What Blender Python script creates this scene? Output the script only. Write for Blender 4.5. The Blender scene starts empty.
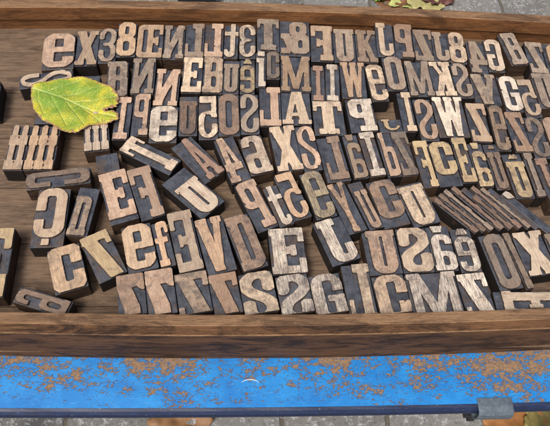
import bpy, math, random
import numpy as np
from mathutils import Matrix, Vector
from mathutils.geometry import tessellate_polygon, delaunay_2d_cdt

# ---------------------------------------------------------------- camera, sky, sun, exposure (lengths below in cm, scene in metres)
CM = 0.01
sc = bpy.context.scene
col = sc.collection
cam_d = bpy.data.cameras.new("camera"); cam = bpy.data.objects.new("camera", cam_d); col.objects.link(cam)
CAM_R = (((0.99859550, 0.00292734, 0.05290041), (-0.02580107, -0.84520744, 0.53381522), (0.04627448, -0.53443037, -0.84394482)))
cam_d.sensor_width = 36; cam_d.lens = 36 * 600 / 550; cam_d.clip_start = 0.01; cam_d.clip_end = 500
m = Matrix(((CAM_R[0][0], -CAM_R[0][1], -CAM_R[0][2], 0), (CAM_R[1][0], -CAM_R[1][1], -CAM_R[1][2], 0),
            (CAM_R[2][0], -CAM_R[2][1], -CAM_R[2][2], 58.330 * CM), (0, 0, 0, 1)))
cam.matrix_world = m
sc.camera = cam
world = bpy.data.worlds.new("World"); sc.world = world; world.use_nodes = True
wn = world.node_tree.nodes; wl = world.node_tree.links
SUN_EL, SUN_AZ = math.radians(60), math.radians(-140)     # azimuth from +Y towards +X
sky = wn.new("ShaderNodeTexSky"); sky.sky_type = 'NISHITA'; sky.sun_disc = False
sky.sun_elevation = SUN_EL; sky.sun_rotation = SUN_AZ; sky.dust_density = 6.0; sky.air_density = 0.7; sky.ozone_density = 0.3
wl.new(sky.outputs[0], wn["Background"].inputs[0]); wn["Background"].inputs[1].default_value = 0.13
sl = bpy.data.lights.new("sun", 'SUN'); sl.energy = 2.1; sl.angle = math.radians(16); sl.color = (1.0, 0.955, 0.90)
so = bpy.data.objects.new("sun", sl); col.objects.link(so)
sd = Vector((math.sin(SUN_AZ) * math.cos(SUN_EL), math.cos(SUN_AZ) * math.cos(SUN_EL), math.sin(SUN_EL)))
so.rotation_euler = sd.to_track_quat('Z', 'Y').to_euler(); so.location = sd * 5
vs = sc.view_settings; vs.view_transform = 'Standard'; vs.look = 'None'; vs.gamma = 1.0; vs.exposure = 0.25
sc.render.engine = 'CYCLES'; sc.cycles.max_bounces = 6; sc.cycles.filter_width = 1.6
random.seed(7); rng = np.random.default_rng(7)

# ---------------------------------------------------------------- materials
def lin(c):
    return tuple(((v / 255 / 12.92) if v <= 10.31 else ((v / 255 + .055) / 1.055) ** 2.4) for v in c) + (1,)
class Mat:
    def __init__(s, name, rough=.6):
        s.m = bpy.data.materials.new(name); s.m.use_nodes = True; s.t = s.m.node_tree
        s.b = s.t.nodes["Principled BSDF"]; s.b.inputs["Roughness"].default_value = rough
    def n(s, k, **q):
        o = s.t.nodes.new("ShaderNode" + k)
        for a, v in q.items(): setattr(o, a, v)
        return o
    def l(s, a, b): s.t.links.new(a, b)
    def coord(s, scale=(1, 1, 1), offset_random=True, kind="Object"):
        tc = s.n("TexCoord"); mp = s.n("Mapping"); s.l(tc.outputs[kind], mp.inputs[0])
        mp.inputs["Scale"].default_value = tuple(v * 100 for v in scale)
        if offset_random:
            oi = s.n("ObjectInfo"); cx = s.n("CombineXYZ"); mu = s.n("Math", operation='MULTIPLY'); mu.inputs[1].default_value = 137.0
            s.l(oi.outputs["Random"], mu.inputs[0]); s.l(mu.outputs[0], cx.inputs[0]); s.l(mu.outputs[0], cx.inputs[1]); s.l(mu.outputs[0], cx.inputs[2])
            s.l(cx.outputs[0], mp.inputs["Location"])
        return mp.outputs[0]
    def noise(s, co, scale=1, detail=4, rough=.6, dist=0.0):
        o = s.n("TexNoise"); s.l(co, o.inputs["Vector"])
        for k, v in (("Scale", scale), ("Detail", detail), ("Roughness", rough), ("Distortion", dist)): o.inputs[k].default_value = v
        return o.outputs[0]
    def ramp(s, f, lo, hi, a=0.0, b=1.0):
        o = s.n("MapRange"); o.clamp = True; s.l(f, o.inputs[0])
        for i, v in enumerate((lo, hi, a, b)): o.inputs[i + 1].default_value = v
        return o.outputs[0]
    def mix(s, f, a, b, mode='MIX'):
        o = s.n("MixRGB", blend_type=mode)
        for i, v in ((0, f), (1, a), (2, b)):
            if hasattr(v, "is_linked"): s.l(v, o.inputs[i])
            else: o.inputs[i].default_value = v
        return o.outputs[0]
    def math(s, op, a, b=0.0):
        o = s.n("Math", operation=op)
        for i, v in ((0, a), (1, b)):
            if hasattr(v, "is_linked"): s.l(v, o.inputs[i])
            else: o.inputs[i].default_value = v
        return o.outputs[0]
    def color(s, c): s.l(c, s.b.inputs["Base Color"])
    def bump(s, h, strength=.3, dist=.0005):
        o = s.n("Bump"); o.inputs["Strength"].default_value = strength; o.inputs["Distance"].default_value = dist
        s.l(h, o.inputs["Height"]); s.l(o.outputs[0], s.b.inputs["Normal"])

def face_mat():
    M = Mat("worn_type_face", .5)
    oi = M.n("ObjectInfo"); base = oi.outputs["Color"]; rnd = oi.outputs["Random"]
    co = M.coord((1, 1, 1)); st = M.coord((5.5, .45, 1)); fi = M.coord((14, 1.1, 1))
    g = M.noise(st, 1.0, 5, .65, .4); g2 = M.noise(fi, 1.0, 4, .7)
    c = M.mix(M.ramp(g, .35, .66, 0, .42), base, lin((92, 70, 52)))
    c = M.mix(M.ramp(g2, .5, .76, 0, .34), c, lin((232, 216, 190)))
    bl = M.noise(co, .8, 4, .6)
    c = M.mix(M.ramp(bl, .44, .66, 0, .38), c, lin((132, 100, 80)))
    sm = M.noise(co, .6, 6, .72, .7)                       # old ink: soft smudges that differ from block to block
    hv = M.ramp(rnd, 0, 1, -.08, .07)
    c = M.mix(M.ramp(M.math('ADD', sm, hv), .49, .66, 0, .62), c, lin((72, 66, 64)))
    s2 = M.noise(co, 2.4, 5, .75, .5); c = M.mix(M.ramp(M.math('ADD', s2, hv), .56, .68, 0, .55), c, lin((58, 52, 50)))
    vo = M.n("TexVoronoi", feature='DISTANCE_TO_EDGE'); M.l(M.coord((1.1, 1.7, 1)), vo.inputs["Vector"]); vo.inputs["Scale"].default_value = .55
    sc_ = M.math('MULTIPLY', M.ramp(vo.outputs["Distance"], .012, .0, 0, .7), M.ramp(M.noise(co, .8, 2, .5), .5, .6))
    c = M.mix(sc_, c, lin((44, 38, 36)))                   # hairline cracks and cuts
    sp = M.noise(co, 9, 3, .6)
    c = M.mix(M.ramp(sp, .62, .68, 0, .8), c, lin((46, 40, 38)))
    lt = M.noise(M.coord((7.5, 7.5, 1)), 1.6, 2, .5); c = M.mix(M.ramp(lt, .68, .74, 0, .5), c, lin((228, 216, 200)))
    wv = M.noise(M.coord((9, .9, 1)), 1.0, 6, .75, .8); al = oi.outputs["Alpha"]
    c = M.mix(M.math('MULTIPLY', M.ramp(wv, .48, .58, 0, .85), M.math('SUBTRACT', 1.0, al)), c, lin((66, 62, 66)))
    M.color(c); M.bump(M.math('ADD', g2, M.math('SUBTRACT', M.math('MULTIPLY', sp, -.6), sc_)), .5, .0006)
    M.l(M.ramp(sm, .4, .7, .40, .66), M.b.inputs["Roughness"]); return M.m
def ink_mat():
    M = Mat("inked_ground", .5); co = M.coord()
    n1 = M.noise(co, .8, 6, .7, .3); n2 = M.noise(M.coord((5, .9, 1)), 2.2, 5, .75)
    c = M.mix(M.ramp(n1, .32, .70), lin((36, 38, 43)), lin((76, 81, 91)))
    c = M.mix(M.ramp(n2, .52, .80, 0, .30), c, lin((34, 34, 38)))
    oi = M.n("ObjectInfo"); hv = M.ramp(oi.outputs["Random"], 0, 1, -.10, .10)
    br = M.noise(co, .7, 5, .65, .5); c = M.mix(M.ramp(M.math('ADD', br, hv), .52, .68, 0, .75), c, lin((82, 67, 54)))
    wv = M.n("TexWave"); M.l(M.coord((1, 1.6, 1)), wv.inputs[0]); wv.inputs["Scale"].default_value = .9; wv.inputs["Distortion"].default_value = 3.5; wv.inputs["Detail"].default_value = 3
    c = M.mix(M.ramp(wv.outputs["Fac"], .7, 1, 0, .08), c, lin((120, 118, 118)))   # router marks
    sp = M.noise(co, 10, 3, .6); c = M.mix(M.ramp(sp, .64, .71, 0, .7), c, lin((164, 146, 124)))
    M.color(c); M.bump(M.math('ADD', n2, M.math('MULTIPLY', wv.outputs["Fac"], .3)), .35, .0005); M.l(M.ramp(n1, .3, .7, .32, .65), M.b.inputs["Roughness"]); return M.m
def relief_mat():
    M = Mat("inked_relief_side", .6); co = M.coord(); n = M.noise(co, 3, 4, .6)
    M.color(M.mix(M.ramp(n, .42, .75), lin((42, 38, 40)), lin((110, 92, 78)))); return M.m
def side_mat():
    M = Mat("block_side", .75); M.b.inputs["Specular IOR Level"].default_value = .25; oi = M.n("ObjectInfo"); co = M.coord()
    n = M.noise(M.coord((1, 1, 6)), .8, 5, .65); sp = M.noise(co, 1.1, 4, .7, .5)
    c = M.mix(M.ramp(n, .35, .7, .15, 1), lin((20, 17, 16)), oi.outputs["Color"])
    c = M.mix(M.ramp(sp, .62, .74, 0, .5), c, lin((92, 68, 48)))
    fl = M.noise(co, 7, 3, .6); c = M.mix(M.ramp(fl, .70, .78, 0, .4), c, lin((110, 100, 90)))
    M.color(c); M.bump(n, .3, .0005); return M.m
def tray_wood(name, a, b, dark, k=.5, streak=None):
    M = Mat(name, .68); M.b.inputs["Specular IOR Level"].default_value = .22; g = M.noise(M.coord((.16, 3.2, 3.2), False), 1, 9, .72, .8); f = M.noise(M.coord((.9, 14, 14), False), 1, 5, .75)
    c = M.mix(M.ramp(g, .3, .7), a, b)
    c = M.mix(M.ramp(f, .48, .75, 0, .55), c, dark)
    s_ = M.noise(M.coord((.14, .6, .6), False), 1.0, 8, .75, .8); c = M.mix(M.ramp(s_, .46, .60, 0, k), c, dark)
    p = M.noise(M.coord((.8, 2.5, 2.5), False), 1.3, 6, .75, .3)
    c = M.mix(M.ramp(p, .60, .72, 0, .55), c, streak or b)
    d_ = M.noise(M.coord((3, 9, 9), False), 1.5, 3, .6); c = M.mix(M.ramp(d_, .64, .72, 0, .6), c, dark)
    ln = M.noise(M.coord((.25, 26, 26), False), 1.3, 3, .6, 1.5); c = M.mix(M.ramp(ln, .60, .66, 0, .7), c, dark)
    ls = M.noise(M.coord((.5, 19, 19), False), 1.7, 3, .6, 2.0); c = M.mix(M.ramp(ls, .66, .70, 0, .5), c, streak or b)
    M.color(c); M.bump(M.math('ADD', M.math('SUBTRACT', f, M.ramp(ln, .6, .66, 0, .5)), g), .7, .0012); return M.m
def paint_mat():
    M = Mat("flaking_blue_paint", .5)
    co = M.coord((1, 1, 1), False); big = M.noise(M.coord((.12, .25, .2), False), 1, 3, .5); mid = M.noise(M.coord((.95, 1.5, 1), False), 1, 7, .72, .3)
    fine = M.noise(M.coord((3.6, 6.0, 2), False), 1, 6, .75, .3); tiny = M.noise(co, 14, 4, .7)
    # rubbed off most beside the tray, least at the table's edge
    tc = M.n("TexCoord"); sx = M.n("SeparateXYZ"); M.l(tc.outputs["Object"], sx.inputs[0])
    near = M.ramp(sx.outputs[1], .156, .190, -.07, .05)
    v = M.math('ADD', M.math('ADD', M.math('MULTIPLY', big, .42), M.math('MULTIPLY', mid, .8)), M.math('ADD', M.math('MULTIPLY', fine, .60), near))
    v = M.math('ADD', v, M.math('MULTIPLY', tiny, .12))
    mask = M.ramp(v, 1.020, 1.030); halo = M.ramp(v, .99, 1.02)
    def lines(sx_, sy_, d, t): return M.ramp(M.noise(M.coord((sx_, sy_, 4), False), 1.4, 4, .7, d), t, t + .012)
    scr = M.math('MAXIMUM', lines(.5, 8, 1.2, .655), lines(5, .6, 1.5, .69)); scr = M.math('MAXIMUM', scr, lines(2.5, 3.5, 2.5, .69))
    tone = M.noise(co, .35, 6, .65)
    blue = M.mix(M.ramp(tone, .3, .7), lin((16, 106, 178)), lin((36, 134, 202)))
    blue = M.mix(M.ramp(M.noise(co, 5, 5, .7), .58, .78, 0, .3), blue, lin((12, 76, 146)))
    blue = M.mix(M.ramp(M.noise(M.coord((.6, 4, 1), False), 1.5, 5, .7), .58, .72, 0, .35), blue, lin((120, 176, 214)))
    rust = M.mix(M.ramp(M.noise(co, 2.8, 6, .75), .3, .7), lin((94, 74, 58)), lin((150, 122, 92)))
    rust = M.mix(M.ramp(M.noise(co, 7, 3, .7), .6, .7, 0, .5), rust, lin((190, 160, 124)))
    c = M.mix(M.math('MULTIPLY', halo, .45), blue, lin((8, 66, 120)))
    m2 = M.math('MAXIMUM', mask, M.math('MULTIPLY', scr, .8)); c = M.mix(m2, c, rust)
    M.color(c); M.bump(M.math('ADD', M.math('SUBTRACT', 1.0, m2), M.math('MULTIPLY', tone, .6)), .9, .0008)
    M.l(M.ramp(m2, 0, 1, .42, .85), M.b.inputs["Roughness"]); return M.m
def simple(name, c, c2, rough=.5, sc_=2.0, metal=0.0, fleck=None):
    M = Mat(name, rough); co = M.coord((1, 1, 1), False); n = M.noise(co, sc_, 5, .65)
    k = M.mix(M.ramp(n, .3, .7), lin(c), lin(c2))
    if fleck: k = M.mix(M.ramp(M.noise(co, 5.0, 3, .6), .68, .73, 0, .8), k, lin(fleck))
    M.color(k); M.b.inputs["Metallic"].default_value = metal; M.bump(n, .2, .0005); return M.m
def ground_mat():
    M = Mat("granite_setts", .85); tc = M.n("TexCoord"); mp = M.n("Mapping"); M.l(tc.outputs["Object"], mp.inputs[0]); mp.inputs["Location"].default_value = (.03, .04, 0)
    br = M.n("TexBrick"); M.l(mp.outputs[0], br.inputs[0]); br.inputs["Scale"].default_value = 1.0
    br.inputs["Brick Width"].default_value = .23; br.inputs["Row Height"].default_value = .15; br.inputs["Mortar Size"].default_value = .006
    br.inputs["Mortar Smooth"].default_value = .4; br.inputs["Bias"].default_value = 0
    br.inputs["Color1"].default_value = lin((84, 83, 80)); br.inputs["Color2"].default_value = lin((118, 117, 113)); br.inputs["Mortar"].default_value = lin((84, 78, 66))
    co = M.coord((1, 1, 1), False); sp = M.noise(co, .9, 4, .75); c = M.mix(M.ramp(sp, .52, .70, 0, .8), br.outputs[0], lin((188, 190, 190)))
    c = M.mix(M.ramp(M.noise(co, 1.3, 3, .7), .56, .68, 0, .7), c, lin((66, 66, 68)))
    c = M.mix(M.ramp(M.noise(co, .05, 4, .6), .5, .7, 0, .6), c, lin((140, 136, 120)))
    M.color(c); M.bump(M.math('SUBTRACT', sp, M.math('MULTIPLY', br.outputs["Fac"], 1.5)), .6, .004); return M.m
def leaf_mat():
    M = Mat("autumn_leaf", .45)
    e = M.n("Attribute", attribute_name="rim").outputs["Fac"]; v = M.n("Attribute", attribute_name="vein").outputs["Fac"]; u = M.n("Attribute", attribute_name="along").outputs["Fac"]
    co = M.coord((1, 1, 1), False)
    n = M.noise(co, .42, 6, .68, .4); f = M.noise(co, 2.8, 6, .78); m_ = M.noise(co, 1.1, 6, .75, .3)
    y = M.math('ADD', M.math('ADD', M.math('MULTIPLY', n, 1.2), M.math('MULTIPLY', u, .26)), M.math('MULTIPLY', e, .30))
    c = M.mix(M.ramp(y, .62, .98), lin((112, 148, 42)), lin((204, 190, 52)))
    c = M.mix(M.ramp(m_, .48, .60, 0, .8), c, lin((142, 164, 64)))
    c = M.mix(M.ramp(f, .54, .70, 0, .35), c, lin((100, 134, 40)))
    c = M.mix(M.ramp(M.noise(co, 5, 4, .75), .58, .66, 0, .7), c, lin((214, 204, 110)))
    vo = M.n("TexVoronoi", feature='DISTANCE_TO_EDGE'); M.l(co, vo.inputs["Vector"]); vo.inputs["Scale"].default_value = 3.2
    net = M.ramp(vo.outputs["Distance"], .06, .0); c = M.mix(M.math('MULTIPLY', net, .15), c, lin((172, 186, 96)))
    br = M.math('ADD', M.math('ADD', M.math('MULTIPLY', e, .50), M.math('MULTIPLY', u, .10)), M.math('MULTIPLY', m_, .80))
    c = M.mix(M.ramp(br, .76, .86, 0, .9), c, lin((150, 116, 88)))
    br2 = M.noise(co, 2.2, 5, .75, .4); c = M.mix(M.ramp(M.math('ADD', M.math('MULTIPLY', e, .18), M.math('ADD', br2, M.math('MULTIPLY', u, .04))), .66, .71, 0, .85), c, lin((150, 108, 78)))
    c = M.mix(M.ramp(v, .0, .95, 0, .28), c, lin((196, 206, 130)))
    M.color(c); M.bump(M.math('ADD', M.math('MULTIPLY', f, .5), M.math('MULTIPLY', M.math('MAXIMUM', v, M.math('MULTIPLY', net, .5)), -.8)), .8, .0012)
    return M.m
MF, MI, MR, MS, ML = face_mat(), ink_mat(), relief_mat(), side_mat(), leaf_mat()
M_FLOOR = tray_wood("tray_board_wood", lin((104, 86, 70)), lin((140, 118, 96)), lin((52, 42, 37)), .55, lin((146, 108, 70)))
M_BACK = tray_wood("back_rail_wood", lin((116, 76, 44)), lin((150, 104, 64)), lin((52, 34, 22)), .6)
M_FRONT = tray_wood("front_rail_wood", lin((88, 62, 42)), lin((122, 88, 58)), lin((30, 23, 20)), .85, lin((140, 110, 78)))
M_TOP = tray_wood("worn_rail_top_wood", lin((124, 94, 68)), lin((158, 126, 94)), lin((66, 48, 36)), .7, lin((190, 158, 120)))
M_ARRIS = tray_wood('rubbed_arris_wood', lin((132, 102, 74)), lin((170, 134, 96)), lin((70, 52, 40)), .85, lin((206, 168, 124)))
M_PAINT = paint_mat()
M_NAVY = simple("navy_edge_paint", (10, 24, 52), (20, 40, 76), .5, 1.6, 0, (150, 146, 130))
M_CLIP = simple("grey_clamp_metal", (72, 84, 94), (104, 116, 124), .45, 3.0, .2, (150, 158, 160))
M_IRON = simple("dark_iron", (26, 28, 34), (44, 46, 52), .5, 3.0, .3)
M_GROUND = ground_mat()

# ---------------------------------------------------------------- mesh helpers
def obj(name, verts, faces, mats, parent=None, fm=None, smooth=False):
    me = bpy.data.meshes.new(name); me.from_pydata([tuple(float(c) * CM for c in v) for v in verts], [], faces)
    for x in mats: me.materials.append(x)
    if fm: me.polygons.foreach_set("material_index", fm)
    if smooth: me.polygons.foreach_set("use_smooth", [True] * len(me.polygons))
    me.update(); o = bpy.data.objects.new(name, me); col.objects.link(o)
    if parent: o.parent = parent
    return o
def empty(name, loc=(0, 0, 0), rz=0.0, label=None, cat=None, group=None):
    o = bpy.data.objects.new(name, None); col.objects.link(o); o.location = tuple(c * CM for c in loc); o.rotation_euler = (0, 0, rz); o.empty_display_size = .01
    return tag(o, label, cat, group)
def tag(o, label=None, cat=None, group=None, kind=None):
    for k, v in (("label", label), ("category", cat), ("group", group), ("kind", kind)):
        if v: o[k] = v
    return o
def extrude_profile(name, prof, xs, yfun, mats, parent, fmat=None):
    """prof: closed (dy, z) outline swept along X over xs; yfun(x) gives the gentle bow of the old wood"""
    V, F, FM = [], [], []; n = len(prof)
    for x in xs:
        for k, (dy, z) in enumerate(prof): V.append((x, yfun(x) + dy, z + .012 * math.sin(x * .7 + k * 1.9) + .008 * math.sin(x * 2.3 + k)))
    for i in range(len(xs) - 1):
        for k in range(n):
            a = i * n + k; b_ = i * n + (k + 1) % n
            F.append((a, a + n, b_ + n, b_)); FM.append(fmat[k] if fmat else 0)
    F.append(tuple(range(n))); F.append(tuple(reversed(range((len(xs) - 1) * n, len(xs) * n)))); FM += [0, 0]
    return obj(name, V, F, mats, parent, FM)
def box(name, x0, y0, z0, x1, y1, z1, mats, parent=None, c=.05, topmat=0):
    def ring(i, z): return [(x0 + i, y0 + i, z), (x1 - i, y0 + i, z), (x1 - i, y1 - i, z), (x0 + i, y1 - i, z)]
    V = ring(c, z0) + ring(0, z0 + c) + ring(0, z1 - c) + ring(c, z1); F = [(3, 2, 1, 0), (12, 13, 14, 15)]; FM = [0, topmat]
    for r in range(3):
        for k in range(4):
            F.append((r * 4 + k, r * 4 + (k + 1) % 4, r * 4 + 4 + (k + 1) % 4, r * 4 + 4 + k)); FM.append(0)
    return obj(name, V, F, mats, parent, FM)

# ---------------------------------------------------------------- ground and table
def grid_ground():
    xs = [-30000, -3000, -400, -150, 0, 150, 400, 3000, 30000]; V = [(x, y, -75) for y in xs for x in xs]; n = len(xs)
    F = [(j * n + i, j * n + i + 1, (j + 1) * n + i + 1, (j + 1) * n + i) for j in range(n - 1) for i in range(n - 1)]
    return tag(obj("pavement", V, F, [M_GROUND]), kind="structure")
grid_ground()
XS = [x for x in np.linspace(-62, 74, 69)]
TABY = lambda x: .00029 * x * x - .0049 * x + 15.57
table = empty("folding_table", (0, 0, 0), 0, "blue painted folding table with flaking rust-brown patches under the tray", "table")
TAB_BACK = 69.5
def tt():
    V, F = [], []
    for x in XS: V += [(x, TABY(x) + .02, -2.5), (x, TAB_BACK, -2.5), (x, TAB_BACK, -4.3), (x, TABY(x) + .02, -4.3)]
    for i in range(len(XS) - 1):
        for k in range(4):
            a, b_ = i * 4 + k, i * 4 + (k + 1) % 4; F.append((a, a + 4, b_ + 4, b_))
    F += [(3, 2, 1, 0)[::-1], tuple((len(XS) - 1) * 4 + k for k in range(4))]
    return obj("table_top", V, F, [M_PAINT], table)
tt()
extrude_profile("front_edge_trim", [(0, -2.52), (-.30, -2.58), (-.58, -2.85), (-.68, -3.2), (-.64, -3.7), (-.45, -4.1), (-.1, -4.35), (0, -4.35)], XS, lambda x: TABY(x), [M_NAVY], table)
for lx in (-50, 62):
    for ly in (24, 62): box("table_leg", lx - 1.2, ly - 1.2, -75, lx + 1.2, ly + 1.2, -4.31, [M_IRON], table, .15)
def chalk():
    c0 = (0.74, 17.82); V, F = [], []; n = 14
    for i in range(n + 1):
        a = math.radians(150 - 125 * i / n); ww = .045 * math.sin(math.pi * (i + .6) / (n + 1.2)) + .01
        for q in (-ww, ww): V.append((c0[0] + (1.0 + q) * math.cos(a), c0[1] + (.55 + q) * math.sin(a), -2.492 + .003 * math.sin(i)))
    for i in range(n): F.append((2 * i, 2 * i + 1, 2 * i + 3, 2 * i + 2))
    o = obj("scrape_mark", V, F, [simple("bare_white_scrape", (150, 172, 190), (200, 204, 200), .8)], table)
chalk()
clip = empty("table_clip", (25.6, 15.2, -2.5), 0, "grey metal clamp gripping the blue table's front edge", "clamp")
def clip_geo():
    # a band bent over the trim: outline in (y,z) swept along x
    o_ = [(.95, .17), (.1, .19), (-.42, .10), (-.74, -.20), (-.86, -.75), (-.84, -1.3), (-.72, -1.75), (-.35, -2.2), (.3, -2.36)]
    i_ = [(.95, .04), (.1, .05), (-.36, -.03), (-.62, -.30), (-.74, -.80), (-.72, -1.28), (-.61, -1.68), (-.3, -2.08), (.3, -2.24)][::-1]
    P = o_ + i_; xs = [-1.80, -1.74, -1.5, 1.5, 1.76, 1.82]; sh = [.05, .015, 0, 0, .015, .05]; V, F = [], []; n = len(P)
    for x, s_ in zip(xs, sh):
        for k, (y, z) in enumerate(P): V.append((x, y + (s_ if k < 9 else 0), z - (s_ if k < 4 else 0)))
    for i in range(len(xs) - 1):
        for k in range(n): F.append((i * n + k, (i + 1) * n + k, (i + 1) * n + (k + 1) % n, i * n + (k + 1) % n))
    for e0, rv in ((0, 0), ((len(xs) - 1) * n, 1)):
        for k in range(8):
            q = (e0 + k, e0 + k + 1, e0 + n - 2 - k, e0 + n - 1 - k); F.append(q[::-1] if rv else q)
    obj("clamp_band", V, F, [M_CLIP], clip)
clip_geo()
box("clamp_bracket", -2.5, -.3, -2.9, .2, .3, -2.38, [M_IRON], clip, .08)
box("clamp_strut", -1.6, -.25, -4.6, -.9, .25, -2.92, [M_IRON], clip, .06)

# ---------------------------------------------------------------- tray
tray = empty("wooden_tray", (0, 0, 0), 0, "worn brown wooden type tray with raised rails on the blue table", "tray")
YIN_F = lambda x: .00071 * x * x - .00432 * x + 22.63
YIN_B = lambda x: -.00063 * x * x - .0055 * x + 67.29
XL, XR = -47.0, 58.0
XT = list(np.linspace(XL - 2, XR + 2, 90))
# front rail: inner top arris, flat top, broad worn chamfer, tall front face
extrude_profile("front_rail", [(0, 4.22), (-.09, 4.3), (-1.12, 4.33), (-1.20, 4.31), (-1.98, 4.12), (-2.06, 4.0), (-2.12, 2.2), (-2.06, -2.38), (-2.0, -2.49), (0, -2.49)], XT, YIN_F, [M_FRONT, M_TOP, M_ARRIS], tray, [2, 1, 2, 0, 2, 0, 0, 0, 0, 0])
extrude_profile("back_rail", [(0, 3.72), (.08, 3.8), (1.48, 3.8), (1.55, 3.72), (1.6, -2.49), (.22, -2.49), (.22, 1.55), (.20, 1.62), (0, 1.75)], XT, YIN_B, [M_BACK, M_TOP, M_ARRIS], tray, [2, 1, 1, 0, 0, 0, 0, 0, 0])
box("side_rail", XL - 2, 22.72 + XL * XL * .0007, -2.45, XL, 65.9, 3.7, [M_BACK, M_TOP], tray, .06, 1)
box("side_rail", XR, 22.9 + XR * XR * .0007, -2.45, XR + 2, 64.9, 3.7, [M_BACK, M_TOP], tray, .06, 1)
def floor():
    seams = [62.43 - 7.4 * 5 - 4, 62.43 - 37, 62.43 - 29.6, 62.43 - 22.2, 62.43 - 14.8, 62.43 - 7.4, 62.43, 67.4]
    V, F = [], []
    for a, b_ in zip(seams[:-1], seams[1:]):
        n0 = len(V); g = .05; a = max(a, 20.9)
        if b_ < a + .5: continue
        for x in XS_F:
            dz = .02 * math.sin(x * .13 + a); V += [(x, a + g, -.7), (x, a + g, -.06 + dz), (x, a + g + .06, dz), (x, b_ - g - .06, dz), (x, b_ - g, -.06 + dz), (x, b_ - g, -.7)]
        for i in range(len(XS_F) - 1):
            for k in range(5): p = n0 + i * 6 + k; F.append((p, p + 6, p + 7, p + 1)[::-1])
    n0 = len(V); V += [(XL, 20.9, -.75), (XR, 20.9, -.75), (XR, 67.4, -.75), (XL, 67.4, -.75)]; F.append((n0, n0 + 1, n0 + 2, n0 + 3))
    return obj("tray_floor", V, [f for f in F], [M_FLOOR], tray)
XS_F = list(np.linspace(XL, XR, 50))
floor()

# ---------------------------------------------------------------- glyph shapes
def _seg(X,Y,ax,ay,bx,by):
    dx,dy=bx-ax,by-ay; l=dx*dx+dy*dy+1e-12
    t=np.clip(((X-ax)*dx+(Y-ay)*dy)/l,0,1)
    return np.hypot(X-ax-t*dx,Y-ay-t*dy)
def s_poly(X,Y,P):
    d=np.full(X.shape,1e9); ins=np.zeros(X.shape,bool); n=len(P)
    for i in range(n):
        (ax,ay),(bx,by)=P[i],P[(i+1)%n]
        d=np.minimum(d,_seg(X,Y,ax,ay,bx,by))
        if ay!=by:
            c=((ay>Y)!=(by>Y))&(X<(bx-ax)*(Y-ay)/(by-ay)+ax); ins^=c
    return np.where(ins,-d,d)
def s_box(X,Y,x0,y0,x1,y1,r=0.0):
    r=min(r,(x1-x0)/2,(y1-y0)/2)
    qx=np.abs(X-(x0+x1)/2)-(x1-x0)/2+r; qy=np.abs(Y-(y0+y1)/2)-(y1-y0)/2+r
    return np.hypot(np.maximum(qx,0),np.maximum(qy,0))+np.minimum(np.maximum(qx,qy),0)-r
def s_diag(X,Y,x0,y0,x1,y1,w):
    return s_poly(X,Y,[(x0-w/2,y0),(x0+w/2,y0),(x1+w/2,y1),(x1-w/2,y1)])
def spline(P,n=10):
    P=[P[0]]+list(P)+[P[-1]]; out=[]
    for i in range(1,len(P)-2):
        p0,p1,p2,p3=[np.array(p,float) for p in P[i-1:i+3]]
        for t in np.linspace(0,1,n,endpoint=False):
            out.append(.5*((2*p1)+(-p0+p2)*t+(2*p0-5*p1+4*p2-p3)*t*t+(-p0+3*p1-3*p2+p3)*t**3))
    out.append(np.array(P[-2],float)); return out
def s_stroke(X,Y,P,w,ys=1.45):
    S=spline(P,8); d=np.full(X.shape,1e9)
    for a,b in zip(S[:-1],S[1:]): d=np.minimum(d,_seg(X,Y*ys,a[0],a[1]*ys,b[0],b[1]*ys))
    return (d-w/2)
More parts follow.
